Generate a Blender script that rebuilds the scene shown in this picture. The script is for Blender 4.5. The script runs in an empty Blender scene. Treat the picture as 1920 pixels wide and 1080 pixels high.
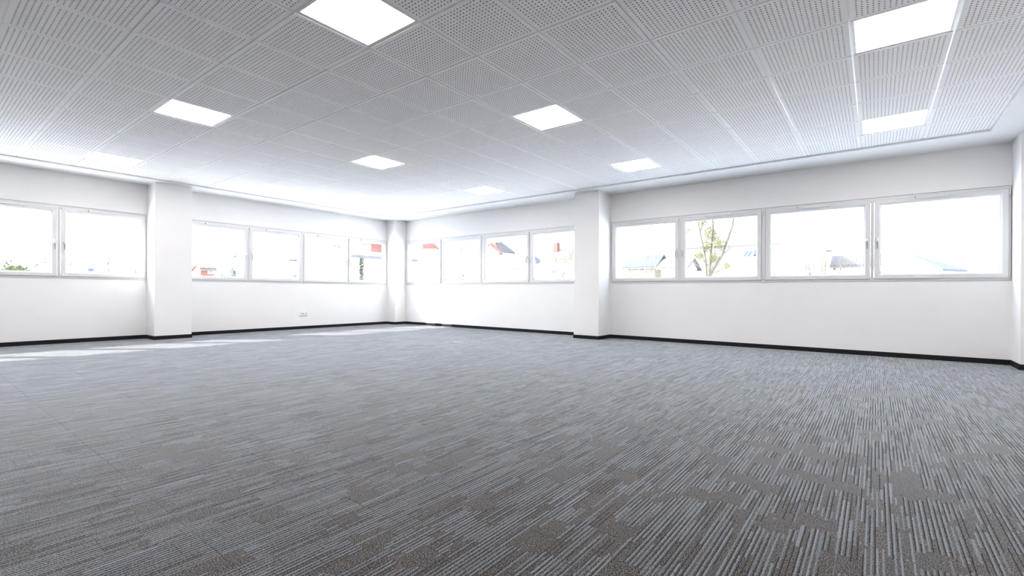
import bpy, bmesh, math, random
from mathutils import Vector, Matrix
random.seed(7)
S = bpy.context.scene
COL = S.collection

# ------------------------------------------------------------------ camera
cam_d = bpy.data.cameras.new('camera')
cam = bpy.data.objects.new('camera', cam_d)
COL.objects.link(cam)
YAW, ROLL = math.radians(37.5238), math.radians(0.3327)
fwd = Vector((-math.sin(YAW), math.cos(YAW), 0))
rt0 = Vector((math.cos(YAW), math.sin(YAW), 0))
up0 = Vector((0, 0, 1))
rt = math.cos(ROLL) * rt0 + math.sin(ROLL) * up0
up = -math.sin(ROLL) * rt0 + math.cos(ROLL) * up0
CAM_H = 0.8615
m = Matrix.Identity(4)
for i in range(3):
    m[i][0], m[i][1], m[i][2] = rt[i], up[i], -fwd[i]
m[2][3] = CAM_H
cam.matrix_world = m
cam_d.sensor_width = 36
cam_d.lens = 888.42 / 1920 * 36
cam_d.shift_y = 8.154 / 1920
cam_d.clip_start, cam_d.clip_end = 0.02, 500
S.camera = cam

# ------------------------------------------------------------------ sky, sun, exposure
W = bpy.data.worlds.new('sky'); S.world = W
W.use_nodes = True
nt = W.node_tree; nt.nodes.clear()
wo = nt.nodes.new('ShaderNodeOutputWorld'); bg = nt.nodes.new('ShaderNodeBackground')
tc = nt.nodes.new('ShaderNodeTexCoord'); sp = nt.nodes.new('ShaderNodeSeparateXYZ')
rp = nt.nodes.new('ShaderNodeValToRGB')
rp.color_ramp.elements[0].position = 0.0; rp.color_ramp.elements[0].color = (.95, .98, 1.0, 1)
rp.color_ramp.elements[1].position = 0.9; rp.color_ramp.elements[1].color = (0.66, 0.80, 1.0, 1)
nt.links.new(tc.outputs['Generated'], sp.inputs[0]); nt.links.new(sp.outputs['Z'], rp.inputs[0])
nt.links.new(rp.outputs[0], bg.inputs[0]); nt.links.new(bg.outputs[0], wo.inputs[0])
# hazy sky: brighter on the sun's side, dimmer opposite
SKY = 4.3
dt = nt.nodes.new('ShaderNodeVectorMath'); dt.operation = 'DOT_PRODUCT'
nt.links.new(tc.outputs['Generated'], dt.inputs[0]); dt.inputs[1].default_value = Vector((-1.0, -0.943, 0.96)).normalized()
def wm(op, a, c, d=0.0):
    k = nt.nodes.new('ShaderNodeMath'); k.operation = op
    for q, v in enumerate((a, c, d)):
        if isinstance(v, float): k.inputs[q].default_value = v
        else: nt.links.new(v, k.inputs[q])
    return k.outputs[0]
hz = wm('MULTIPLY_ADD', dt.outputs['Value'], 0.5, 0.5)
gl = wm('MULTIPLY_ADD', wm('POWER', hz, 2.0), 1.3 * SKY, 0.38 * SKY)
nt.links.new(gl, bg.inputs[1])

sd = bpy.data.lights.new('sun', 'SUN'); sd.energy = 8.0; sd.color = (1.0, 0.96, 0.9); sd.angle = math.radians(0.6)
sun = bpy.data.objects.new('sun', sd); COL.objects.link(sun)
sun.rotation_euler = Vector((1.0, 0.943, -0.96)).to_track_quat('-Z', 'Y').to_euler()

PANEL_GLOW = 9.8
S.view_settings.view_transform = 'Standard'; S.view_settings.look = 'None'
S.view_settings.gamma = 1; S.view_settings.use_curve_mapping = False
S.view_settings.exposure = 1.44

# ------------------------------------------------------------------ materials
def mat(name, col, rough=0.6, metal=0, spec=0.5, noise=0.0, nscale=30, bump=0.0, sheen=0.0):
    M = bpy.data.materials.new(name); M.use_nodes = True
    n = M.node_tree.nodes; l = M.node_tree.links
    b = n['Principled BSDF']
    b.inputs['Base Color'].default_value = (*col, 1); b.inputs['Roughness'].default_value = rough
    b.inputs['Metallic'].default_value = metal; b.inputs['Specular IOR Level'].default_value = spec
    b.inputs['Sheen Weight'].default_value = sheen
    if noise or bump:
        g = n.new('ShaderNodeTexCoord'); t = n.new('ShaderNodeTexNoise'); t.inputs['Scale'].default_value = nscale
        t.inputs['Detail'].default_value = 4
        l.new(g.outputs['Object'], t.inputs['Vector'])
        if noise:
            r = n.new('ShaderNodeValToRGB')
            r.color_ramp.elements[0].position = .25; r.color_ramp.elements[1].position = .75
            r.color_ramp.elements[0].color = (*[c * (1 - noise) for c in col], 1)
            r.color_ramp.elements[1].color = (*[min(1, c * (1 + noise)) for c in col], 1)
            l.new(t.outputs['Fac'], r.inputs[0]); l.new(r.outputs[0], b.inputs['Base Color'])
        if bump:
            bp = n.new('ShaderNodeBump'); bp.inputs['Strength'].default_value = bump; bp.inputs['Distance'].default_value = .002
            l.new(t.outputs['Fac'], bp.inputs['Height']); l.new(bp.outputs[0], b.inputs['Normal'])
    return M

def emit(name, col, s):
    M = bpy.data.materials.new(name); M.use_nodes = True
    n = M.node_tree.nodes; n.clear()
    o = n.new('ShaderNodeOutputMaterial'); e = n.new('ShaderNodeEmission')
    e.inputs[0].default_value = (*col, 1); e.inputs[1].default_value = s
    M.node_tree.links.new(e.outputs[0], o.inputs[0]); return M

def glass_mat():
    M = bpy.data.materials.new('window_glass'); M.use_nodes = True
    n = M.node_tree.nodes; l = M.node_tree.links; n.clear()
    o = n.new('ShaderNodeOutputMaterial'); mx = n.new('ShaderNodeMixShader')
    t = n.new('ShaderNodeBsdfTransparent'); g = n.new('ShaderNodeBsdfGlossy'); f = n.new('ShaderNodeFresnel')
    # the pane has two faces and no refraction: keep the same reflectance from either side
    ge = n.new('ShaderNodeNewGeometry'); mr = n.new('ShaderNodeMapRange')
    mr.inputs['To Min'].default_value = 1.33; mr.inputs['To Max'].default_value = 1 / 1.33
    l.new(ge.outputs['Backfacing'], mr.inputs['Value']); l.new(mr.outputs[0], f.inputs[0])
    g.inputs['Roughness'].default_value = 0.0
    t.inputs[0].default_value = (0.955, 0.96, 0.96, 1)
    l.new(f.outputs[0], mx.inputs[0]); l.new(t.outputs[0], mx.inputs[1]); l.new(g.outputs[0], mx.inputs[2])
    l.new(mx.outputs[0], o.inputs[0]); return M

def carpet_mat(name, stripes=True, dark=1.0):
    M = bpy.data.materials.new(name); M.use_nodes = True
    n = M.node_tree.nodes; l = M.node_tree.links; b = n['Principled BSDF']
    def val(x, sock):
        if isinstance(x, (int, float)): sock.default_value = x
        else: l.new(x, sock)
    def ma(op, a, c=0.0, d=0.0):
        k = n.new('ShaderNodeMath'); k.operation = op
        val(a, k.inputs[0]); val(c, k.inputs[1]); val(d, k.inputs[2]); return k.outputs[0]
    def rnd(a, c=0.0, d=0.0):
        k = n.new('ShaderNodeCombineXYZ'); val(a, k.inputs[0]); val(c, k.inputs[1]); val(d, k.inputs[2])
        w = n.new('ShaderNodeTexWhiteNoise'); w.noise_dimensions = '3D'; l.new(k.outputs[0], w.inputs['Vector'])
        return w.outputs['Value']
    g = n.new('ShaderNodeNewGeometry'); s = n.new('ShaderNodeSeparateXYZ'); l.new(g.outputs['Position'], s.inputs[0])
    x, y, z = s.outputs
    no = n.new('ShaderNodeTexNoise'); no.inputs['Scale'].default_value = 270; no.inputs['Detail'].default_value = 1
    l.new(g.outputs['Position'], no.inputs['Vector'])
    sr = n.new('ShaderNodeValToRGB')
    e = sr.color_ramp.elements
    e[0].position = .42; e[0].color = (0.002, 0.0015, 0.0015, 1); e[1].position = .62; e[1].color = (0.24, 0.205, 0.195, 1)
    k_ = e.new(.53); k_.color = (0.014, 0.011, 0.010, 1)
    l.new(no.outputs['Fac'], sr.inputs[0])
    if not stripes:
        # dark edging strip cut from the same ribbed carpet: ribs run along it
        rib = ma('GREATER_THAN', ma('FRACT', ma('MULTIPLY', z, 1 / .0156)), .55)
        cc = n.new('ShaderNodeMix'); cc.data_type = 'RGBA'
        l.new(rib, cc.inputs[0]); cc.inputs[6].default_value = (.010, .009, .010, 1); cc.inputs[7].default_value = (.030, .030, .034, 1)
        l.new(cc.outputs[2], b.inputs['Base Color'])
        bp = n.new('ShaderNodeBump'); bp.inputs['Strength'].default_value = .5; bp.inputs['Distance'].default_value = .002
        l.new(rib, bp.inputs['Height']); l.new(bp.outputs[0], b.inputs['Normal'])
        b.inputs['Roughness'].default_value = .9; b.inputs['Specular IOR Level'].default_value = .1
        return M
    U = .0156
    sx = ma('DIVIDE', x, U)
    si = ma('FLOOR', sx); sf = ma('FRACT', sx)
    # patches a few stripes wide, each with its own pile mode
    pc = ma('FLOOR', ma('DIVIDE', ma('ADD', si, ma('MULTIPLY', rnd(ma('FLOOR', ma('DIVIDE', y, .5))), 6)), 7))
    jit = ma('MULTIPLY', ma('GREATER_THAN', rnd(si, 3.1), .7), .025)
    yy = ma('ADD', ma('ADD', y, jit), ma('MULTIPLY', rnd(pc, 9.7), .6))
    pr = ma('FLOOR', ma('DIVIDE', yy, .125))
    mode = rnd(pc, pr, 1.3)
    spk = ma('GREATER_THAN', mode, .17)
    p = ma('ADD', ma('MULTIPLY', spk, .42), .05)
    p = ma('ADD', p, ma('MULTIPLY', ma('GREATER_THAN', mode, .45), .38))
    seg = ma('FLOOR', ma('DIVIDE', ma('ADD', yy, ma('MULTIPLY', rnd(si, pc, 5.5), .05)), .19))
    r1 = rnd(si, seg, 7.7)
    on = ma('LESS_THAN', r1, p)
    wd = ma('ADD', .36, ma('MULTIPLY', ma('GREATER_THAN', rnd(si, seg, 2.2), .93), .3))
    wob = ma('MULTIPLY', ma('SUBTRACT', no.outputs['Fac'], .5), .5)
    edge = ma('LESS_THAN', ma('ABSOLUTE', ma('SUBTRACT', ma('ADD', sf, wob), .5)), ma('MULTIPLY', wd, .5))
    light = ma('MULTIPLY', on, edge)
    lc = n.new('ShaderNodeValToRGB'); e = lc.color_ramp.elements
    e[0].position = .34; e[0].color = (0.048, 0.058, 0.070, 1); e[1].position = .62; e[1].color = (0.20, 0.232, 0.270, 1)
    l.new(ma('ADD', no.outputs['Fac'], ma('MULTIPLY', ma('SUBTRACT', rnd(si, seg, 6.1), .5), .16)), lc.inputs[0])
    # sunk dark rows beside the stripes, in runs of their own length
    seg2 = ma('FLOOR', ma('DIVIDE', ma('ADD', y, ma('MULTIPLY', rnd(si, 8.8), 3.0)), .26))
    gon = ma('LESS_THAN', rnd(si, seg2, 4.4), .6)
    groove = ma('MULTIPLY', ma('MULTIPLY', spk, gon), ma('LESS_THAN', ma('ADD', sf, ma('MULTIPLY', wob, .6)), .24))
    gm = n.new('ShaderNodeMix'); gm.data_type = 'RGBA'
    l.new(ma('MULTIPLY', groove, .85), gm.inputs[0]); l.new(sr.outputs[0], gm.inputs[6]); gm.inputs[7].default_value = (.004, .003, .003, 1)
    cm = n.new('ShaderNodeMix'); cm.data_type = 'RGBA'
    l.new(light, cm.inputs[0]); l.new(gm.outputs[2], cm.inputs[6]); l.new(lc.outputs[0], cm.inputs[7])
    # thin cut lines across the pile at some of the patch ends
    y2 = ma('DIVIDE', ma('ADD', y, ma('MULTIPLY', rnd(pc, 9.7), .6)), .125)
    cut = ma('MULTIPLY', ma('LESS_THAN', ma('FRACT', y2), .022), ma('GREATER_THAN', rnd(pc, ma('FLOOR', y2), 4.9), .6))
    c2 = n.new('ShaderNodeMix'); c2.data_type = 'RGBA'
    l.new(ma('MULTIPLY', cut, .8), c2.inputs[0]); l.new(cm.outputs[2], c2.inputs[6]); c2.inputs[7].default_value = (.003, .002, .002, 1)
    l.new(c2.outputs[2], b.inputs['Base Color'])
    bp = n.new('ShaderNodeBump'); bp.inputs['Strength'].default_value = .55; bp.inputs['Distance'].default_value = .003
    hh = ma('ADD', ma('MULTIPLY', light, .7), ma('SUBTRACT', ma('MULTIPLY', no.outputs['Fac'], .8), ma('MULTIPLY', groove, .9)))
    l.new(hh, bp.inputs['Height']); l.new(bp.outputs[0], b.inputs['Normal'])
    # fibre sheen: strongest on the raised stripes, little in the sunk rows
    sh = ma('ADD', ma('ADD', .80, ma('MULTIPLY', light, .20)), ma('MULTIPLY', groove, -.72))
    l.new(sh, b.inputs['Sheen Weight'])
    b.inputs['Roughness'].default_value = .8
    b.inputs['Specular IOR Level'].default_value = .25
    b.inputs['Sheen Roughness'].default_value = .285
    b.inputs['Sheen Tint'].default_value = (.90, .95, 1, 1)
    return M

M_wall = mat('white_wall_paint', (.82, .82, .82), .7, noise=.012, nscale=3, bump=.05, spec=.3)
M_ceil = mat('white_plasterboard', (.86, .86, .86), .75, spec=.3)
M_tile = mat('perforated_tile_paint', (.95, .94, .94), .7, spec=.3, noise=.01, nscale=8)
M_fleece = mat('brown_acoustic_fleece', (.030, .022, .018), .95, spec=.1)
M_core = mat('brown_board_core', (.16, .12, .10), .9, spec=.1)
M_bar = mat('white_enamelled_steel', (.84, .85, .86), .28, spec=.6)
M_pvc = mat('white_window_plastic', (.68, .685, .695), .32, spec=.5)
M_gasket = mat('grey_gasket', (.25, .25, .27), .7)
M_dark = mat('black_plastic', (.02, .02, .02), .5)
M_steel = mat('hinge_grey_metal', (.62, .63, .66), .35, metal=.6)
M_alu = mat('light_aluminium', (.55, .56, .58), .35, metal=.3)
M_glass = glass_mat()
M_diff = emit('led_diffuser', (1.0, .93, .90), PANEL_GLOW)
M_rim = mat('white_panel_rim', (.80, .78, .77), .4)
M_sock = mat('white_socket_plastic', (.82, .82, .83), .35)
M_hole = mat('socket_recess_grey', (.38, .38, .40), .6)
M_carpet = carpet_mat('striped_loop_carpet')
M_base = carpet_mat('carpet_edging', stripes=False)
M_backing = mat('carpet_backing', (.03, .03, .03), .95)
M_ground = mat('pale_gravel_ground', (.72, .71, .70), .9, noise=.08, nscale=.4)
M_render = mat('white_render', (.82, .81, .78), .85, noise=.03, nscale=2)
M_cream = mat('cream_render', (.30, .27, .20), .85)
M_beige = mat('beige_cladding', (.19, .165, .125), .8)
M_redwall = mat('salmon_red_plaster', (.13, .045, .038), .85)
M_orangew = mat('apricot_plaster', (.20, .10, .05), .85)
M_redroof = mat('terracotta_roof', (.15, .062, .045), .8)
M_slate = mat('blue_grey_slate', (.032, .037, .050), .7)
M_darkroof = mat('dark_grey_roof', (.055, .050, .055), .7)
M_gutter = mat('grey_gutter_metal', (.06, .06, .065), .5)
M_winglass = mat('far_window_glass', (.10, .12, .15), .15, spec=.5)
M_bark = mat('pale_brown_bark', (.070, .056, .040), .9, noise=.3, nscale=6)
M_barkfar = mat('grey_winter_bark', (.048, .048, .050), .9)
M_mist = mat('yellow_green_mistletoe', (.12, .115, .032), .85, noise=.3, nscale=3)
M_leafy = mat('fresh_green_leaves', (.052, .060, .016), .85, noise=.35, nscale=5)
M_ivy = mat('dark_green_ivy', (.035, .048, .025), .85, noise=.4, nscale=6)
M_conif = mat('blue_green_needles', (.055, .075, .07), .9, noise=.3, nscale=4)
M_blue = mat('blue_sign_paint', (.02, .045, .16), .5)
M_metalcl = mat('pale_metal_cladding', (.12, .125, .13), .5)

# ------------------------------------------------------------------ mesh helpers
class MB:
    def __init__(s): s.v = []; s.f = []; s.mi = []
    def quadbox(s, P, mi=0):
        """P: 8 points, bottom ring 0-3 then top ring 4-7"""
        k = len(s.v); s.v += [tuple(p) for p in P]
        for q in ((0, 3, 2, 1), (4, 5, 6, 7), (0, 1, 5, 4), (1, 2, 6, 5), (2, 3, 7, 6), (3, 0, 4, 7)):
            s.f.append(tuple(k + i for i in q)); s.mi.append(mi)
    def box(s, a, b, mi=0):
        x0, y0, z0 = a; x1, y1, z1 = b
        s.quadbox([(x0, y0, z0), (x1, y0, z0), (x1, y1, z0), (x0, y1, z0), (x0, y0, z1), (x1, y0, z1), (x1, y1, z1), (x0, y1, z1)], mi)
    def poly(s, pts, faces, mi=0):
        k = len(s.v); s.v += [tuple(p) for p in pts]
        for f in faces: s.f.append(tuple(k + i for i in f)); s.mi.append(mi)
    def tube(s, pts, radii, n=6, caps=True):
        k = len(s.v); pts = [Vector(p) for p in pts]
        for i, p in enumerate(pts):
            d = (pts[min(i + 1, len(pts) - 1)] - pts[max(i - 1, 0)]).normalized()
            a = d.cross(Vector((0, 0, 1)))
            if a.length < 1e-3: a = Vector((1, 0, 0))
            a.normalize(); c = d.cross(a)
            for j in range(n):
                t = 2 * math.pi * j / n
                s.v.append(tuple(p + radii[i] * (math.cos(t) * a + math.sin(t) * c)))
        for i in range(len(pts) - 1):
            for j in range(n):
                s.f.append((k + i * n + j, k + i * n + (j + 1) % n, k + (i + 1) * n + (j + 1) % n, k + (i + 1) * n + j)); s.mi.append(0)
        if caps:
            s.f.append(tuple(k + j for j in range(n))[::-1]); s.mi.append(0)
            s.f.append(tuple(k + (len(pts) - 1) * n + j for j in range(n))); s.mi.append(0)
    def mesh(s, name, mats, recalc=True, bevel=0.0, smooth=False, T=None):
        if not isinstance(mats, (list, tuple)): mats = [mats]
        me = bpy.data.meshes.new(name)
        V = [tuple(T(*v)) for v in s.v] if T else s.v
        me.from_pydata(V, [], s.f)
        for m_ in mats: me.materials.append(m_)
        if any(s.mi): me.polygons.foreach_set('material_index', s.mi)
        if recalc or bevel:
            bm = bmesh.new(); bm.from_mesh(me)
            if recalc: bmesh.ops.recalc_face_normals(bm, faces=bm.faces)
            if bevel:
                es = [e for e in bm.edges if len(e.link_faces) == 2 and e.calc_face_angle(0) > .5]
                bmesh.ops.bevel(bm, geom=es, offset=bevel, segments=1, affect='EDGES')
            bm.to_mesh(me); bm.free()
        if smooth: me.polygons.foreach_set('use_smooth', [True] * len(me.polygons))
        me.update(); return me
    def obj(s, name, mats, parent=None, **k):
        return link(name, s.mesh(name, mats, **k), parent)

def link(name, data, parent=None, loc=None):
    o = bpy.data.objects.new(name, data); COL.objects.link(o)
    if parent: o.parent = parent
    if loc: o.location = loc
    return o
def empty(name, loc=(0, 0, 0), parent=None):
    o = link(name, None, parent, loc); o.empty_display_size = .1; return o
def tag(o, label, cat, group=None, kind=None):
    o['label'] = label
    if cat: o['category'] = cat
    if group: o['group'] = group
    if kind: o['kind'] = kind
    return o
def struct(o, label=None):
    o['kind'] = 'structure'
    if label: o['label'] = label
    return o

# ------------------------------------------------------------------ dimensions (metres)
T = .6
XL, YB = -10.365, 8.358            # inner faces of the left and back walls
XR, YF = 1.70, -2.42               # inner faces of the unseen right and front walls
GX, GY = -3.1575, 2.2527           # a node of the ceiling grid
H = 2.766                          # underside of the ceiling tiles
ZC = 2.744                         # underside of the plasterboard border
ZT, ZB = 2.217, 1.040              # window opening
THK = .20
TOP = 3.10

# ------------------------------------------------------------------ floor and carpet tiles
mb = MB(); mb.box((XL - .2, YF - .2, -.25), (XR + .2, YB + .2, -.007))
floor = struct(mb.obj('floor', M_backing), 'floor covered in grey striped carpet tiles')
CT = .5
def carpet_tile_mesh(x0, y0, x1, y1, name='carpet_tile'):
    b = MB(); e = .0007; g = .00015
    b.poly([(x0 + g, y0 + g, -.007), (x1 - g, y0 + g, -.007), (x1 - g, y1 - g, -.007), (x0 + g, y1 - g, -.007),
            (x0 + g, y0 + g, -.0014), (x1 - g, y0 + g, -.0014), (x1 - g, y1 - g, -.0014), (x0 + g, y1 - g, -.0014),
            (x0 + e, y0 + e, 0), (x1 - e, y0 + e, 0), (x1 - e, y1 - e, 0), (x0 + e, y1 - e, 0)],
           [(0, 3, 2, 1), (0, 1, 5, 4), (1, 2, 6, 5), (2, 3, 7, 6), (3, 0, 4, 7), (4, 5, 9, 8), (5, 6, 10, 9), (6, 7, 11, 10), (7, 4, 8, 11), (8, 9, 10, 11)])
    return b
tiles = []
nx0 = math.floor((XL + .1) / CT) - 1
x = -10.6
xs = []
while x < XR: xs.append(x); x += CT
ys = []; y = -2.85
while y < YB: ys.append(y); y += CT
for x in xs:
    for y in ys:
        x0, x1 = max(x, XL), min(x + CT, XR); y0, y1 = max(y, YF), min(y + CT, YB)
        if x1 - x0 < .02 or y1 - y0 < .02: continue
        c = Vector(((x0 + x1) / 2, (y0 + y1) / 2, 0)); d = c.dot(fwd); s_ = c.dot(rt0)
        vis = d > .6 and abs(s_) < d * 1.12 + .5
        tiles.append((0 if vis else 1, c.length, x0, y0, x1, y1))
tiles.sort()
full = carpet_tile_mesh(-CT / 2, -CT / 2, CT / 2, CT / 2).mesh('carpet_tile', M_carpet)
rest = MB()
for i, (v, d, x0, y0, x1, y1) in enumerate(tiles):
    if i < 296:
        if abs(x1 - x0 - CT) < 1e-6 and abs(y1 - y0 - CT) < 1e-6:
            link('carpet_tile', full, floor, ((x0 + x1) / 2, (y0 + y1) / 2, 0))
        else:
            carpet_tile_mesh(x0, y0, x1, y1).obj('carpet_tile', M_carpet, floor)
    else:
        b = carpet_tile_mesh(x0, y0, x1, y1); rest.poly(b.v, b.f)
o = rest.obj('carpet_tile_field', M_carpet, floor); o['kind'] = 'stuff'

# ------------------------------------------------------------------ walls
def opening_wall(name, mapf, u0, u1, openings, label):
    b = MB()
    b.box((u0, 0, -.25), (u1, THK, ZB)); b.box((u0, 0, ZT), (u1, THK, TOP))
    c = u0
    for a, z in openings:
        b.box((c, 0, ZB), (a, THK, ZT)); c = z
    b.box((c, 0, ZB), (u1, THK, ZT))
    return struct(b.obj(name, M_wall, T=mapf), label)
mapL = lambda u, w, z: (XL - w, u, z)      # left wall: u runs along +y, w outwards
mapB = lambda u, w, z: (u, YB + w, z)      # back wall: u runs along +x, w outwards
L_OPEN = [(-1.86, 2.745), (3.305, 7.99)]
B_OPEN = [(-10.005, -4.575), (-4.03, 1.322)]
opening_wall('wall_left', mapL, YF - THK, YB + THK, L_OPEN, 'white wall on the left with ribbon windows')
opening_wall('wall_back', mapB, XL, XR + THK, B_OPEN, 'white wall across the back with ribbon windows')
b = MB(); b.box((XR, YF - THK, -.25), (XR + THK, YB, TOP)); struct(b.obj('wall_right', M_wall))
b = MB(); b.box((XL, YF - THK, -.25), (XR, YF, TOP)); struct(b.obj('wall_front', M_wall))

# pillars
def pillar(x0, y0, x1, y1, label, faces):
    b = MB(); b.box((x0, y0, .001), (x1, y1, ZC + .03))
    o = struct(b.obj('pillar', M_wall, bevel=.003), label)
    for (a0, c0, a1, c1) in faces:
        q = MB(); q.box((a0, c0, .0005), (a1, c1, .066)); q.obj('baseboard', M_base, o, bevel=.001)
    return o
t_ = .008
P = (-4.558, 7.872, -4.038, YB)
pillar(*P, 'white square pillar standing in the middle of the back wall',
       [(P[0] - t_, P[1] - t_, P[2] + t_, P[1]), (P[0] - t_, P[1], P[0], YB), (P[2], P[1], P[2] + t_, YB)])
P = (XL, 2.74, -9.918, 3.305)
pillar(*P, 'white pillar between the two window bays of the left wall',
       [(P[2], P[1] - t_, P[2] + t_, P[3] + t_), (P[0], P[1] - t_, P[2], P[1]), (P[0], P[3], P[2], P[3] + t_)])
P = (XL, 7.995, -10.01, YB)
pillar(*P, 'slim white pillar filling the far corner of the room',
       [(P[2], P[1] - t_, P[2] + t_, YB), (P[0], P[1] - t_, P[2], P[1])])
P = (1.322, 7.905, XR, YB)
pillar(*P, 'white pillar edge at the right end of the back wall',
       [(P[0] - t_, P[1] - t_, P[2], P[1]), (P[0] - t_, P[1], P[0], YB)])
P = (XL, YF, -9.918, -1.86)
pillar(*P, 'white pillar at the unseen near end of the left wall',
       [(P[2], P[1], P[2] + t_, P[3] + t_), (P[0], P[3], P[2], P[3] + t_)])

def base(name, segs):
    b = MB()
    for a, c in segs: b.box(a, c)
    o = b.obj(name, M_base, bevel=.001); struct(o, 'dark charcoal carpet edging strip along the wall'); return o
base('baseboard_left', [((XL, -1.85, .0005), (XL + t_, 2.731, .066)), ((XL, 3.314, .0005), (XL + t_, 7.986, .066))])
base('baseboard_back', [((-10.001, YB - t_, .0005), (-4.567, YB, .066)), ((-4.029, YB - t_, .0005), (1.313, YB, .066))])
base('baseboard_right', [((XR - t_, YF, .0005), (XR, 7.896, .066))])
base('baseboard_front', [((-9.909, YF, .0005), (XR - t_, YF + t_, .066))])

# ------------------------------------------------------------------ ceiling: border, tiles, bars
IX0, IX1 = GX - 11 * T, GX + 7 * T
IY0, IY1 = GY - 7 * T, GY + 9 * T
b = MB()
for (a, c) in (((XL, YF), (IX0, YB)), ((IX1, YF), (XR, YB)), ((IX0, YF), (IX1, IY0)), ((IX0, IY1), (IX1, YB))):
    b.box((*a, ZC), (*c, ZC + .05))
b.box((XL, YF, TOP - .02), (XR, YB, TOP + .2))
ceiling = struct(b.obj('ceiling', M_ceil), 'white perforated grid ceiling with a smooth white border')
# edge angle all round the grid
b = MB(); w_ = .003
for (a, c) in (((IX0, IY0), (IX0 + w_, IY1)), ((IX1 - w_, IY0), (IX1, IY1)), ((IX0, IY0), (IX1, IY0 + w_)), ((IX0, IY1 - w_), (IX1, IY1))):
    b.box((*a, ZC - .002), (*c, H + .02))
for (a, c) in (((IX0, IY0), (IX0 + .02, IY1)), ((IX1 - .02, IY0), (IX1, IY1)), ((IX0, IY0), (IX1, IY0 + .02)), ((IX0, IY1 - .02), (IX1, IY1))):
    b.box((*a, H + .007), (*c, H + .009))
b.obj('edge_trim', M_bar, ceiling)

def perforated_tile():
    n, p, face = 18, .030, .586
    q = 8; R = .0054; dep = .0070
    V, F, MI = [], [], []
    half = n * p / 2
    idx = {}
    def cv(i, j):
        if (i, j) not in idx:
            idx[(i, j)] = len(V); V.append((i * p - half, j * p - half, 0))
        return idx[(i, j)]
    for i in range(n):
        for j in range(n):
            c = [cv(i, j), cv(i + 1, j), cv(i + 1, j + 1), cv(i, j + 1)]
            cx, cy = (i + .5) * p - half, (j + .5) * p - half
            k = len(V)
            for t in range(q):
                a = math.pi * 2 * (t + .5) / q + math.pi
                V.append((cx + R * math.cos(a), cy + R * math.sin(a), 0))
            for t in range(q):
                a = math.pi * 2 * (t + .5) / q + math.pi
                V.append((cx + R * math.cos(a), cy + R * math.sin(a), dep))
            # ring vertex t sits at angle 180+22.5+45t ; corner 0 (-,-) at 225
            for s4 in range(4):
                a0 = k + (2 * s4) % q; a1 = k + (2 * s4 + 1) % q; a2 = k + (2 * s4 + 2) % q
                F.append((c[s4], a1, a0)); MI.append(0)
                F.append((c[s4], c[(s4 + 1) % 4], a2, a1)); MI.append(0)
            for t in range(q):
                F.append((k + t, k + (t + 1) % q, k + q + (t + 1) % q, k + q + t)); MI.append(2)
    # margin ring
    hf = face / 2
    o0 = len(V); V += [(-hf, -hf, 0), (hf, -hf, 0), (hf, hf, 0), (-hf, hf, 0), (-hf, -hf, .0068), (hf, -hf, .0068), (hf, hf, .0068), (-hf, hf, .0068)]
    e = [[cv(i, 0) for i in range(n + 1)], [cv(n, j) for j in range(n + 1)], [cv(n - i, n) for i in range(n + 1)], [cv(0, n - j) for j in range(n + 1)]]
    for s4 in range(4):
        F.append(tuple([o0 + s4, o0 + (s4 + 1) % 4] + e[s4][::-1])); MI.append(0)
        F.append((o0 + s4, o0 + 4 + s4, o0 + 4 + (s4 + 1) % 4, o0 + (s4 + 1) % 4)); MI.append(0)
    # fleece behind the holes
    k = len(V); V += [(-hf, -hf, dep), (hf, -hf, dep), (hf, hf, dep), (-hf, hf, dep)]
    F.append((k, k + 3, k + 2, k + 1)); MI.append(1)
    me = bpy.data.meshes.new('ceiling_tile'); me.from_pydata(V, [], F)
    me.materials.append(M_tile); me.materials.append(M_fleece); me.materials.append(M_core)
    me.polygons.foreach_set('material_index', MI)
    me.update(); return me
tile_me = perforated_tile()
LIGHTS = [(i, j) for i in (-10, -5, 0, 5) for j in (7, 3, -1, -5)]
for i in range(-11, 7):
    for j in range(-7, 9):
        if (i, j) in LIGHTS: continue
        link('ceiling_tile', tile_me, ceiling, (GX + (i + .5) * T, GY + (j + .5) * T, H))
# bars of the grid, each its own part
gb = MB(); gb.box((-.012, IY0 + .026, .0070), (.012, IY1 - .026, .0075)); gb.box((-.0007, IY0 + .026, .0075), (.0007, IY1 - .026, .045))
gm = gb.mesh('grid_bar', M_bar)
for i in range(-10, 7): link('grid_bar', gm, ceiling, (GX + i * T, 0, H))
gb = MB(); gb.box((IX0 + .026, -.012, .0076), (IX1 - .026, .012, .0080)); gb.box((IX0 + .026, -.0007, .008), (IX1 - .026, .0007, .045))
gm = gb.mesh('grid_bar', M_bar)
for j in range(-6, 9): link('grid_bar', gm, ceiling, (0, GY + j * T, H))

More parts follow.
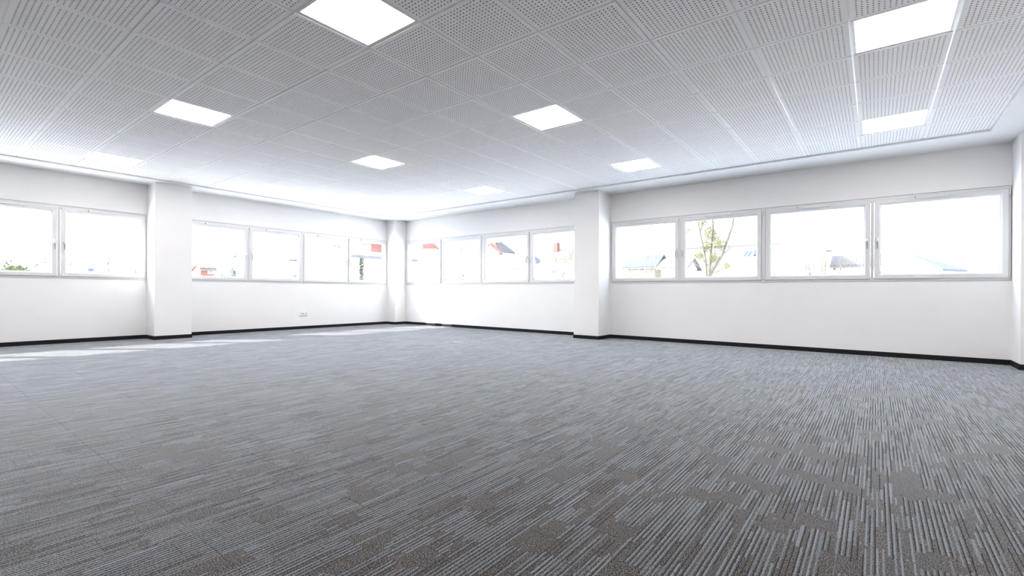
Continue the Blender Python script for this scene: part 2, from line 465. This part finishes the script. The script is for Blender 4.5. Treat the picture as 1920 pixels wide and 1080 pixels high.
# ------------------------------------------------------------------ ceiling lights
LL = {(0, -1): 'largest square LED ceiling panel, nearest the viewer at the top centre',
      (5, 3): 'square LED panel near the right edge of the ceiling, nearer of the two there',
      (5, 7): 'square LED panel before the rightmost back window, near the right edge of the photo',
      (0, 3): 'square LED ceiling panel in the middle of the ceiling, next behind the largest panel',
      (0, 7): 'square LED ceiling panel near the back wall just right of the middle pillar',
      (-5, -1): 'square LED ceiling panel left of the largest one, nearest of the second column',
      (-5, 3): 'square LED ceiling panel in the middle of the second column from the left wall',
      (-5, 7): 'square LED ceiling panel near the back wall, left of the middle pillar',
      (-10, -1): 'square LED panel near the left wall, left of the left pillar',
      (-10, 3): 'square LED ceiling panel near the left wall beyond the left pillar',
      (-10, 7): 'square LED ceiling panel in the far corner, right before the corner pillar',
      (5, -1): 'square LED ceiling panel almost overhead, above the top edge of the photo',
      (0, -5): 'square LED ceiling panel behind the viewer, second from the right',
      (5, -5): 'square LED ceiling panel behind the viewer, rightmost of its row',
      (-5, -5): 'square LED ceiling panel behind the viewer, second from the left wall',
      (-10, -5): 'square LED ceiling panel behind the viewer, beside the left wall'}
fr = MB(); ho, hi = .288, .272
for a in (-1, 1):
    fr.box((min(a * ho, a * hi), -ho, .004), (max(a * ho, a * hi), ho, .020))
    fr.box((-hi, min(a * ho, a * hi), .004), (hi, max(a * ho, a * hi), .020))
fm = fr.mesh('panel_frame', M_rim)
df = MB(); df.box((-hi, -hi, .007), (hi, hi, .015)); dm = df.mesh('diffuser', M_diff)
for (i, j) in LIGHTS:
    r = empty('ceiling_light', (GX + (i + .5) * T, GY + (j + .5) * T, H))
    tag(r, LL[(i, j)], 'light', 'square LED panels set in the ceiling grid')
    link('panel_frame', fm, r); link('diffuser', dm, r)

# ------------------------------------------------------------------ windows
def ring(b, u0, z0, u1, z1, prof):
    """sweep a closed profile of (inset, depth) round a rectangle with mitred corners"""
    n = len(prof); k = len(b.v)
    for (cu, cz, su, sz) in ((u0, z0, 1, 1), (u1, z0, -1, 1), (u1, z1, -1, -1), (u0, z1, 1, -1)):
        for (i, w) in prof: b.v.append((cu + su * i, w, cz + sz * i))
    for c in range(4):
        for i in range(n):
            a, d = k + c * n + i, k + c * n + (i + 1) % n
            e, f = k + ((c + 1) % 4) * n + i, k + ((c + 1) % 4) * n + (i + 1) % n
            b.f.append((a, d, f, e)); b.mi.append(0)
wn = [0]
def window(mapf, a0, a1, label, cover=None, hide=None):
    wn[0] += 1
    b = MB()
    ring(b, a0, ZB, a1, ZT, [(.007, -.003), (.050, -.003), (.050, .025), (.062, .025), (.062, .085), (0, .085), (0, .025), (.007, .025)])
    mid = (a0 + a1) / 2
    b.box((mid - .018, .004, ZB + .05), (mid + .018, .075, ZT - .05))
    W_ = struct(b.obj('window_%d' % wn[0], M_pvc, T=mapf), label)
    if cover:
        c = MB(); c.box((cover - .024, -.010, ZB - .012), (cover + .024, .01, ZT - .001)); c.obj('cover_strip', M_pvc, W_, T=mapf, bevel=.003)
    for side in (-1, 1):
        s0, s1 = (a0 + .030, mid - .023) if side < 0 else (mid + .023, a1 - .030)
        z0, z1 = 1.078, 2.178
        s = MB()
        ring(s, s0, z0, s1, z1, [(0, -.018), (.004, -.022), (.052, -.022), (.058, -.018), (.070, -.006), (.070, .048), (.016, .048), (.016, .02), (0, .02)])
        sash = s.obj('sash', M_pvc, W_, T=mapf)
        g = MB(); g.box((s0 + .064, .016, z0 + .064), (s1 - .064, .020, z1 - .064)); g.obj('glass_pane', M_glass, sash, T=mapf)
        g = MB(); ring(g, s0 + .0695, z0 + .0695, s1 - .0695, z1 - .0695, [(0, .004), (.004, .008), (.004, .015), (0, .015)]); g.obj('gasket', M_gasket, sash, T=mapf)
        # handle next to the meeting stile
        hu = s1 - .034 if side < 0 else s0 + .034
        hz = 1.632
        h = MB(); h.box((hu - .014, -.030, hz - .036), (hu + .014, -.022, hz + .036))
        hp = h.obj('handle_plate', M_pvc, sash, T=mapf, bevel=.003)
        h = MB(); h.tube([(hu, -.028, hz), (hu, -.050, hz), (hu, -.062, hz - .006), (hu, -.066, hz - .022), (hu, -.064, hz - .07), (hu, -.062, hz - .135)],
                         [.009, .009, .0105, .0105, .0095, .008], 8)
        h.obj('handle', M_pvc, sash, T=mapf, smooth=True)
        # hinges on the outer stile
        e = s0 - .010 if side < 0 else s1 + .010
        for (h0, h1) in ((2.098, 2.168), (1.090, 1.182)):
            q = MB(); q.box((e - .008, -.024, h0), (e + .008, -.003, h1)); q.obj('hinge', M_pvc, sash, T=mapf, bevel=.003)
        q = MB(); q.box((e - .006, -.020, 1.079), (e + .006, -.004, 1.089)); q.obj('hinge_pin', M_steel, sash, T=mapf)
        # trickle vent on the top rail
        c = (s0 + s1) / 2 + (-.02 if mapf is mapB else -.02)
        v = MB(); v.poly([(c - .2, -.022, 2.146), (c + .2, -.022, 2.146), (c + .2, -.022, 2.180), (c - .2, -.022, 2.180),
                          (c - .2, -.043, 2.146), (c + .2, -.043, 2.146), (c + .2, -.034, 2.180), (c - .2, -.034, 2.180)],
                         [(0, 1, 2, 3), (4, 7, 6, 5), (0, 4, 5, 1), (3, 2, 6, 7), (0, 3, 7, 4), (1, 5, 6, 2)])
        vo = v.obj('trickle_vent', M_pvc, W_, T=mapf, bevel=.0015)
        v = MB(); v.box((c - .206, -.036, 2.158), (c - .199, -.022, 2.176)); v.obj('vent_end_clip', M_dark, vo, T=mapf)
        for du in (-.15, .14):
            v = MB(); v.box((c + du - .002, -.0405, 2.168), (c + du + .002, -.035, 2.172)); v.obj('screw', M_gasket, vo, T=mapf)
    return W_
window(mapL, -1.86, .4425, 'white double casement window of the left wall, beyond the left edge of the photo')
window(mapL, .4425, 2.745, 'white double casement window nearest on the left wall, left of the left pillar', cover=.4425)
window(mapL, 3.305, 5.6475, 'white double casement window just beyond the left pillar')
window(mapL, 5.6475, 7.99, 'white double casement window of the left wall nearest the corner pillar', cover=5.6475)
window(mapB, -10.005, -7.290, 'white double casement window at the left end of the back wall')
window(mapB, -7.290, -4.575, 'white double casement window left of the middle pillar', cover=-7.290)
window(mapB, -4.03, -1.410, 'white double casement window right of the middle pillar')
window(mapB, -1.410, 1.322, 'white double casement window at the right end of the back wall', cover=-1.410)

# ------------------------------------------------------------------ double socket on the left wall
r = empty('wall_socket', (XL, 5.69, .35)); tag(r, 'small white double power socket low on the left wall below the windows', 'socket')
b = MB(); b.box((0, -.081, -.043), (.026, .081, .043)); b.obj('socket_housing', M_sock, r, bevel=.004)
for s in (-1, 1):
    cy = s * .038
    b = MB(); b.tube([(.0262, cy, 0), (.0275, cy, 0)], [.026, .026], 20); si = b.obj('socket_insert', M_sock, r)
    b = MB(); b.tube([(.0276, cy, 0), (.0282, cy, 0)], [.0195, .0195], 20); b.obj('socket_well', M_hole, si)
    for q in (-1, 1):
        b = MB(); b.tube([(.0283, cy + q * .0095, 0), (.0288, cy + q * .0095, 0)], [.003, .003], 8); b.obj('pin_hole', M_dark, si)

# ------------------------------------------------------------------ floor boxes
def floor_box(cx, cy, label):
    r = empty('floor_box', (cx, cy, 0)); tag(r, label, 'floor box', 'metal-rimmed floor boxes')
    b = MB(); hx, hy = .165, .115
    b.box((-hx, -hy, .0003), (hx, -hy + .014, .006)); b.box((-hx, -hy + .014, .0003), (-hx + .010, hy, .006)); b.box((hx - .014, -hy + .014, .0003), (hx, hy, .009))
    b.box((-hx + .010, hy - .004, .0003), (hx - .014, hy, .002))
    b.obj('rim', M_alu, r, bevel=.001)
    b = MB(); b.box((-hx + .011, -hy + .015, .0003), (hx - .015, hy - .005, .0035)); b.obj('carpet_lid', M_carpet, r)
    b = MB(); b.box((hx - .05, hy - .04, .0036), (hx - .017, hy - .012, .0050)); b.obj('lid_catch', M_dark, r)
floor_box(-2.302, 5.925, 'flat metal-rimmed floor box in the carpet, the nearer of the two, right of the middle')
floor_box(-5.585, 5.945, 'flat floor box with light metal rim on the carpet, the farther and smaller looking one')

# ------------------------------------------------------------------ outside
GZ = -.6
b = MB()
for (a, c) in (((-160, -80), (XL - THK, 160)), ((XR + THK, -80), (120, 160)), ((XL - THK, YB + THK), (XR + THK, 160)), ((XL - THK, -80), (XR + THK, YF - THK))):
    b.box((*a, GZ - .1), (*c, GZ))
struct(b.obj('ground', M_ground), 'pale ground outside the building')

def house(name, label, cx, cy, w, d, eave, ridge, rot=0, wall=M_render, roof=M_redroof, wins=(), hip=0, over=.35, chim=None, axis='x'):
    """gabled or hipped house, ridge along local x; wins: (face, u, z, w, h) with face in -y,+y,-x,+x"""
    r = empty(name, (cx, cy, GZ)); r.rotation_euler[2] = math.radians(rot); tag(r, label, 'building')
    e, g = eave - GZ, ridge - GZ
    hx, hy = w / 2, d / 2
    b = MB()
    b.poly([(-hx, -hy, 0), (hx, -hy, 0), (hx, hy, 0), (-hx, hy, 0), (-hx, -hy, e), (hx, -hy, e), (hx, hy, e), (-hx, hy, e)],
           [(0, 3, 2, 1), (0, 1, 5, 4), (1, 2, 6, 5), (2, 3, 7, 6), (3, 0, 4, 7), (4, 5, 6, 7)])
    if not hip:
        b.poly([(-hx, -hy, e), (-hx, hy, e), (-hx, 0, g), (-hx + .2, -hy, e), (-hx + .2, hy, e), (-hx + .2, 0, g)], [(0, 1, 2), (3, 5, 4), (0, 2, 5, 3), (1, 4, 5, 2), (0, 3, 4, 1)])
        b.poly([(hx, -hy, e), (hx, hy, e), (hx, 0, g), (hx - .2, -hy, e), (hx - .2, hy, e), (hx - .2, 0, g)], [(0, 1, 2), (3, 5, 4), (0, 2, 5, 3), (1, 4, 5, 2), (0, 3, 4, 1)])
    b.obj('wall', wall, r)
    ex, ey = hx + over, hy + over
    sl = (g - e) / hy; ze = e - sl * over; th = .18
    for s in (-1, 1):
        q = MB(); rx = ex - hip
        P = [(-ex, s * ey, ze), (ex, s * ey, ze), (rx, 0, g), (-rx, 0, g)]
        q.quadbox([(*p[:2], p[2] + .02) for p in P] + [(*p[:2], p[2] + th) for p in P]); q.obj('roof_slope', roof, r)
        if hip:
            q = MB()
            P = [(s * ex, -ey, ze), (s * ex, ey, ze), (s * rx, 0, g)]
            q.poly([(*p[:2], p[2] + .02) for p in P] + [(*p[:2], p[2] + th) for p in P], [(0, 2, 1), (3, 4, 5), (0, 1, 4, 3), (1, 2, 5, 4), (2, 0, 3, 5)])
            q.obj('roof_slope', roof, r)
        q = MB(); q.box((-ex, s * (ey + .06) - .06, ze - .08), (ex, s * (ey + .06) + .06, ze + .06)); q.obj('gutter', M_gutter, r)
    for (f, u, z, ww, hh) in wins:
        z -= GZ
        q = MB(); t = MB()
        def pl(Q, du, w0, w1):
            a0, a1, c0, c1 = u - ww / 2 - du, u + ww / 2 + du, z - hh / 2 - du, z + hh / 2 + du
            if f == '-y': Q.box((a0, -hy - w1, c0), (a1, -hy - w0, c1))
            if f == '+y': Q.box((a0, hy + w0, c0), (a1, hy + w1, c1))
            if f == '-x': Q.box((-hx - w1, a0, c0), (-hx - w0, a1, c1))
            if f == '+x': Q.box((hx + w0, a0, c0), (hx + w1, a1, c1))
        pl(q, .08, 0, .03); fo = q.obj('window', M_render, r); pl(t, 0, .031, .045); t.obj('pane', M_winglass, fo)
    if chim:
        for (u, v, zz, s) in chim:
            q = MB(); q.box((u - s / 2, v - s / 2, e), (u + s / 2, v + s / 2, zz - GZ)); c = q.obj('chimney', M_redwall, r)
            q = MB(); q.box((u - s / 2 - .05, v - s / 2 - .05, zz - GZ), (u + s / 2 + .05, v + s / 2 + .05, zz - GZ + .06)); q.obj('chimney_cap', M_render, c)
    return r

# houses seen through the back wall's windows
ha = house('apartment_house', 'tall white house with beige window bands and red gable, seen through the leftmost back windows', -30.48, 25.65, 4, 5, 4.2, 6.8, rot=135, wall=M_render, roof=M_redroof, over=.2)
for (z0, z1) in ((2.5, 3.13), (3.34, 4.34), (4.5, 4.84)):
    q = MB(); q.box((-2.06, -.84, z0), (-2.0, -.56, z1)); q.obj('cladding_panel', M_beige, ha)
q = MB(); P_ = [(-2.45, 4.83), (-1.27, 4.83), (-1.27, 5.95), (-2.45, 4.85)]
q.poly([(-2.07, a, c) for a, c in P_] + [(-2.0, a, c) for a, c in P_], [(0, 1, 2, 3), (7, 6, 5, 4), (0, 4, 5, 1), (1, 5, 6, 2), (2, 6, 7, 3), (3, 7, 4, 0)]); q.obj('red_gable', M_redwall, ha)
hb = house('long_house', 'low white house with orange tiled roof seen through the second back window', -32.3, 35.6, 4.4, 3, 4.85, 5.5, wall=M_render, roof=M_redroof, over=.2)
q = MB()
for k in range(11): q.box((-.1, -1.56, 2.4 + .26 * k), (.7, -1.5, 2.62 + .26 * k))
q.obj('cladding', M_beige, hb)['kind'] = 'stuff'
house('slate_house', 'white house with blue-grey hipped slate roof seen through the third back window', -34.4, 47, 4.6, 4.4, 3.85, 5.9, roof=M_slate, hip=2.1, over=.4,
      wins=[('-y', -.45, 2.5, .45, .9), ('-y', 1.3, 2.6, .35, .8)])
house('dark_roofed_house', 'house with dark grey roof and white chimney behind the slate-roofed one', -45.8, 55, 3.6, 5, 6.9, 8.3, roof=M_darkroof, hip=.8, chim=[(1.2, -1, 8.2, .7)])
house('orange_roofed_house', 'cream house with orange roof behind the bare tree, left of the middle pillar', -36.5, 58, 9, 6, 5.6, 7.0, roof=M_redroof, wall=M_cream, chim=[(.6, -1, 7.9, .7)],
      wins=[('-y', 1, 4.6, .8, .9), ('-y', 3, 4.6, .8, .9)])
house('garage', 'low white garage with small roof under the bare tree', -23.6, 40, 5.0, 5, 3.2, 3.9, roof=M_redroof, wins=[('-y', -.5, 2.6, .8, .7)])
house('shed_house', 'small house with dark grey pitched roof seen right of the middle pillar', -20.6, 52, 3.2, 4, 3.8, 5.0, wall=M_beige, roof=M_slate, wins=[('-y', .2, 3.6, .6, .5)])
house('small_white_house', 'small white house half hidden by twigs right of the middle pillar', -15.7, 48, 2.4, 3.6, 3.4, 4.2, roof=M_darkroof)

r = empty('industrial_hall', (-10.8, 56, GZ)); tag(r, 'long pale metal hall with a blue logo behind the yellow-green tree', 'building')
q = MB(); q.box((-6.2, -5, 0), (3.4, 5, 6.2)); q.obj('wall', M_metalcl, r)
q = MB(); q.box((-6.3, -5.1, 6.2), (3.5, 5.1, 6.32)); q.obj('roof_edge', M_gutter, r)
q = MB(); q.box((-.6, -5.06, 3.9), (1.2, -5.0, 5.05)); w_o = q.obj('window', M_render, r)
for k in range(2):
    q = MB(); q.box((-.52 + .88 * k, -5.09, 3.98), (.30 + .85 * k, -5.065, 4.95)); q.obj('pane', M_winglass, w_o)
q = MB()
for k in range(2):
    q.quadbox([(.35 + .36 * k, -5.1, 5.15), (.50 + .36 * k, -5.1, 5.15), (.50 + .36 * k, -5.02, 5.15), (.35 + .36 * k, -5.02, 5.15),
               (.65 + .36 * k, -5.1, 5.65), (.85 + .36 * k, -5.1, 5.65), (.85 + .36 * k, -5.02, 5.65), (.65 + .36 * k, -5.02, 5.65)])
q.box((1.35, -5.1, 5.15), (1.47, -5.02, 5.75)); q.box((1.35, -5.1, 5.15), (1.75, -5.02, 5.25)); q.box((1.65, -5.1, 5.15), (1.77, -5.02, 5.75)); q.box((1.90, -5.1, 5.2), (2.0, -5.02, 5.72))
q.obj('blue_logo', M_blue, r)
house('flat_block', 'pale two-window building behind the bare shrubs of the third window from the right', -5.2, 45, 3.8, 5, 4.55, 4.75, roof=M_render, wall=M_cream,
      wins=[('-y', -.5, 3.05, .85, .8), ('-y', .9, 3.05, .85, .8)])
house('white_shed', 'low white shed seen through the second window from the right', -1.2, 48, 2.8, 3, 3.2, 3.9, roof=M_darkroof)
r = empty('slanting_roof_house', (1.4, 31, GZ)); tag(r, 'white house with slanting blue-grey roof seen through the rightmost window', 'building')
F_ = [(-1.5, -.5), (1.04, -1.4), (2.1, .5), (-.4, 1.4)]
q = MB(); k = [(a * .93, c * .93) for a, c in F_]
q.poly([(a, c, 0) for a, c in k] + [(a, c, 2.56) for a, c in k], [(0, 3, 2, 1), (4, 5, 6, 7), (0, 1, 5, 4), (1, 2, 6, 5), (2, 3, 7, 6), (3, 0, 4, 7)]); q.obj('wall', M_render, r)
for i in range(4):
    a, c = F_[i], F_[(i + 1) % 4]; ap = (-.34, 0)
    q = MB(); q.poly([(*a, 2.57), (*c, 2.57), (*ap, 3.55), (*a, 2.67), (*c, 2.67), (*ap, 3.65)], [(0, 2, 1), (3, 4, 5), (0, 1, 4, 3), (1, 2, 5, 4), (2, 0, 3, 5)])
    q.obj('roof_slope', M_slate if i == 1 else M_render, r)  # blown-out sunlight put into the colour: white slopes, slate only on the right one

# houses seen through the left wall's windows
house('red_hut', 'small red hut with a white window among the far trees, left wall', -42, 14.8, .95, 1.6, 2.5, 2.8, rot=90, wall=M_redwall, roof=M_redroof, over=.1, wins=[('-y', .2, 2.35, .25, .2)])
house('gabled_cottage', 'white gabled cottage seen through the third window beyond the left pillar', -27.3, 15.4, 4.0, 3.6, 1.9, 2.95, rot=90, wall=M_render, roof=M_render, wins=[('-y', -1.1, 2.2, .5, .4), ('-y', .9, 2.2, .5, .4)])
nh = house('white_house', 'white house with red chimneys and an ivy strip outside the corner window', -22.4, 15.6, 4.8, 4.6, 2.62, 3.1, rot=90, wall=M_render, roof=M_render, over=.3,
      chim=[(-2.0, -.6, 3.15, .45), (-.3, -1.4, 3.35, .75)])
q = MB(); q.box((-.35, -2.42, 0), (-.15, -2.31, 3.3)); q.obj('apricot_corner', M_orangew, nh)
def leaf_cloud(name, pts, size, material, parent, seed, kind=True):
    rr = random.Random(seed); b = MB()
    for (cx, cy, cz, rx, rz, n) in pts:
        for _ in range(n):
            while True:
                a = Vector((rr.uniform(-1, 1), rr.uniform(-1, 1), rr.uniform(-1, 1)))
                if a.length < 1: break
            p = Vector((cx + a.x * rx, cy + a.y * rx, cz + a.z * rz))
            u = Vector((rr.uniform(-1, 1), rr.uniform(-1, 1), rr.uniform(-1, 1))).normalized()
            v = u.orthogonal().normalized(); s = size * rr.uniform(.6, 1.3)
            b.poly([p - u * s, p + v * s * .45, p + u * s, p - v * s * .45], [(0, 1, 2, 3)])
    o = b.obj(name, material, parent, recalc=False); o['kind'] = 'stuff'; return o
iv = empty('ivy', (-19.95, 13.90, GZ)); tag(iv, 'narrow column of green ivy climbing the white house wall', 'plant')
leaf_cloud('foliage', [(0, 0, .2 + .16 * k, .11, .14, 55) for k in range(19)], .05, M_ivy, iv, 3)
q = MB(); q.tube([(0, 0, 0), (.02, .01, 1.5), (0, 0, 3.0)], [.03, .025, .01], 6); q.obj('stem', M_bark, iv)
# eave corner of the neighbouring part of the building
q = MB(); q.poly([(1.285, 8.56, 2.26), (1.42, 8.56, 2.26), (1.42, 8.56, 2.23), (1.285, 8.56, 2.15), (1.285, 9.42, 2.26), (1.42, 9.42, 2.26), (1.42, 9.42, 2.23), (1.285, 9.42, 2.15)],
                 [(0, 1, 2, 3), (7, 6, 5, 4), (0, 4, 5, 1), (1, 5, 6, 2), (2, 6, 7, 3), (3, 7, 4, 0)])
tag(q.obj('eave_bracket', M_gutter), 'pale bracket hanging outside the top right corner of the rightmost window', 'bracket')
q = MB(); q.tube([(-15.2, 15.2, GZ), (-14.75, 15.1, 1.6), (-14.3, 15, 2.75), (-13.85, 14.9, 3.25)], [.05, .045, .035, .03], 6)
tag(q.obj('slanting_pole', M_gutter), 'grey slanting pole outside the second back window', 'pole')
q = MB(); q.tube([(-66, 12.6, GZ), (-66, 12.6, 2.9)], [.06, .06], 6); sg = tag(empty('road_sign', (0, 0, 0)), 'tiny blue road sign on a post before the far woods', 'sign'); q.obj('post', M_gutter, sg)
q = MB(); q.box((-65.93, 12.4, 2.85), (-65.88, 12.85, 3.15)); q.obj('sign_board', M_blue, sg)

def grow(b, p, d, L, r, depth, rr, spread=.55, tips=None, n=4, up_=.25):
    pts = [p]; rad = [r]; steps = 3
    q = Vector(p); dd = Vector(d).normalized()
    for i in range(steps):
        dd = (dd + Vector((rr.uniform(-1, 1), rr.uniform(-1, 1), rr.uniform(-.4, .8))) * .16).normalized()
        q = q + dd * L / steps; pts.append(tuple(q)); rad.append(r * (1 - .38 * (i + 1) / steps))
    b.tube(pts, rad, n, caps=False)
    if tips is not None and depth <= 2: tips.append(tuple(q))
    if depth == 0: return
    for _ in range(rr.choice((2, 3, 3))):
        nd = (dd + Vector((rr.uniform(-1, 1), rr.uniform(-1, 1), rr.uniform(-.5, 1) * .7)) * spread * 1.4 + Vector((0, 0, up_))).normalized()
        k = rr.choice((1, 2, 3))
        grow(b, pts[k], nd, L * rr.uniform(.62, .85), rad[k] * .62, depth - 1, rr, spread, tips, max(3, n - 1), up_)
def tree(name, label, x, y, h, r, depth, seed, bark=M_bark, stems=1, spread=.55, group=None, cat='tree', foliage=None, fol_size=.06, fol_r=.18, fol_n=60, frac=.35, up_=.25):
    rr = random.Random(seed); b = MB(); tips = []
    for s in range(stems):
        o = (rr.uniform(-.2, .2) * (stems > 1), rr.uniform(-.2, .2) * (stems > 1), 0)
        d = (rr.uniform(-.4, .4) * (stems > 1), rr.uniform(-.4, .4) * (stems > 1), 1)
        grow(b, o, d, h * .38, r, depth, rr, spread, tips, 6, up_)
    R_ = empty(name, (x, y, GZ)); tag(R_, label, cat, group)
    b.obj('branches', bark, R_, recalc=False)
    if foliage:
        T_ = [t for t in tips if rr.random() < frac]
        leaf_cloud('foliage', [(*t, fol_r, fol_r, fol_n) for t in T_], fol_size, foliage, R_, seed)
    return R_
def copy_tree(o, parent=None):
    c = o.copy(); COL.objects.link(c); c.parent = parent
    for ch in list(o.children): copy_tree(ch, c)
    return c

tree('bare_tree', 'bare branching tree outside the window just left of the middle pillar', -9.5, 16, 4.3, .085, 5, 11, spread=.65)
mt = empty('mistletoe_tree', (-4.35, 16, GZ)); tag(mt, 'tall tree with yellow-green leafy clumps right of the middle pillar', 'tree')
rr = random.Random(5); b = MB()
for st in ([(0, 0, 0), (.02, 0, 1.6), (-.03, 0, 2.6), (-.28, 0, 3.8), (-.35, .05, 5.2)], [(.05, 0, 1.7), (.12, 0, 2.6), (.20, 0, 3.5), (.12, 0, 4.6), (.25, 0, 5.4)], [(0, 0, 1.9), (.45, .1, 2.7), (.75, .1, 3.6), (.9, .1, 4.9)]):
    b.tube(st, [.05, .04, .03, .02, .010][:len(st)], 7, caps=False)
    for q in range(1, len(st)):
        for _ in range(6):
            t = rr.random(); p0 = Vector(st[q - 1]).lerp(Vector(st[q]), t)
            d = Vector((rr.uniform(-1, 1), rr.uniform(-.7, .7), rr.uniform(.35, 1.1)))
            grow(b, tuple(p0), d, rr.uniform(.4, .8), .010, 3, rr, .45, None, 4, .3)
b.obj('branches', M_bark, mt, recalc=False)
rr = random.Random(4)
clumps = [(-.55, 0, 4.45, .2, .2), (.15, .1, 4.25, .17, .2), (-.1, 0, 3.85, .2, .22), (.1, 0, 3.4, .22, .25), (-.65, .1, 3.55, .13, .12), (.35, 0, 3.1, .2, .22), (.55, 0, 4.4, .12, .12), (0, 0, 3.0, .17, .22), (-.25, 0, 2.7, .14, .14), (.6, .1, 2.35, .1, .12), (.15, 0, 4.7, .2, .2), (.2, 0, 2.6, .15, .15), (-.45, 0, 4.15, .15, .15)]
leaf_cloud('foliage', [(a, c, d, e, f, int(26000 * e * f)) for (a, c, d, e, f) in clumps], .019, M_mist, mt, 9)
tree('bare_shrub', 'bare thin branched shrub left of the tree with yellow-green clumps', -6.6, 15.5, 3.6, .04, 4, 21, stems=4, cat='shrub', spread=.45, up_=.4)
for k, (x, y, h, sd_, lab) in enumerate(((-2.5, 18, 3.5, 31, 'bare many-stemmed shrub at the left of the second window from the right'),
        (-1.75, 19, 2.9, 32, 'low tangled bare shrub between two taller ones outside the second window from the right'),
        (-1.25, 17.5, 4.0, 33, 'tallest bare shrub in the middle of the second window from the right'),
        (-.45, 18.5, 3.0, 34, 'bare shrub at the right of the second window from the right'))):
    tree('bare_shrub', lab, x, y, h, .035, 4, sd_, stems=5, cat='shrub', spread=.45, group='bare shrubs outside the back wall', up_=.4)
tree('small_bare_tree', 'small bare tree in front of the slanting roof, rightmost window', 1.25, 22, 3.2, .05, 4, 41, spread=.6)
tree('twiggy_tree', 'thin bare tree at the right of the slanting roof, rightmost window', 2.6, 24, 2.9, .04, 4, 43, spread=.6)
tree('leafy_bush', 'small round green bush outside the second back window', -21.7, 23, 2.6, .04, 3, 51, stems=4, cat='shrub', foliage=M_leafy, frac=.9, fol_size=.07, fol_r=.2, fol_n=35)
# bushes outside the nearest left window
for (y, h, sd_, fm_, lab) in ((1.75, 2.35, 61, M_leafy, 'yellow-green bush at the left edge of the photo outside the window'),
                            (2.45, 2.15, 62, M_leafy, 'green bush in the lower right corner of the leftmost window'),
                            (2.95, 2.0, 63, M_leafy, 'small dark green bush in the lower left corner of the second window')):
    tree('leafy_bush', lab, -16, y, h * 1.0, .03, 3, sd_, stems=5, cat='shrub', foliage=fm_, frac=.9, fol_size=.020, fol_r=.12, fol_n=130, spread=.6)
tree('conifer', 'slender blue-green tree outside the first window beyond the left pillar', -22, 8.95, 2.6, .05, 4, 71, foliage=M_conif, frac=.6, fol_size=.05, fol_r=.1, fol_n=16, spread=.3, up_=.7)
tree('young_conifer', 'small blue-green conifer at the right of the second window beyond the left pillar', -22, 11.4, 2.2, .05, 4, 72, foliage=M_conif, frac=.6, fol_size=.05, fol_r=.1, fol_n=16, spread=.3, up_=.7)
# far woods: three kinds of bare tree repeated
protos = [tree('winter_tree', 'bare grey winter tree in the far woods', -62, 12, 8, .16, 5, 81 + k, bark=M_barkfar, group='bare trees of the far woods', spread=.5) for k in range(3)]
rr = random.Random(12)
spots = []
for k in range(22):
    t = k / 21; spots.append((-66 + rr.uniform(-4, 4), 9.5 + t * 30 + rr.uniform(-.7, .7)))
for k in range(10):
    t = k / 9; spots.append((-31 + t * 15 + rr.uniform(-.6, .6), 66 + rr.uniform(-3, 3)))
for k, (x, y) in enumerate(spots):
    o = protos[k] if k < 3 else copy_tree(protos[k % 3])
    o.location = (x, y, GZ); o.rotation_euler[2] = rr.uniform(0, 6.28); s = rr.uniform(.7, 1.0); o.scale = (s, s, s)
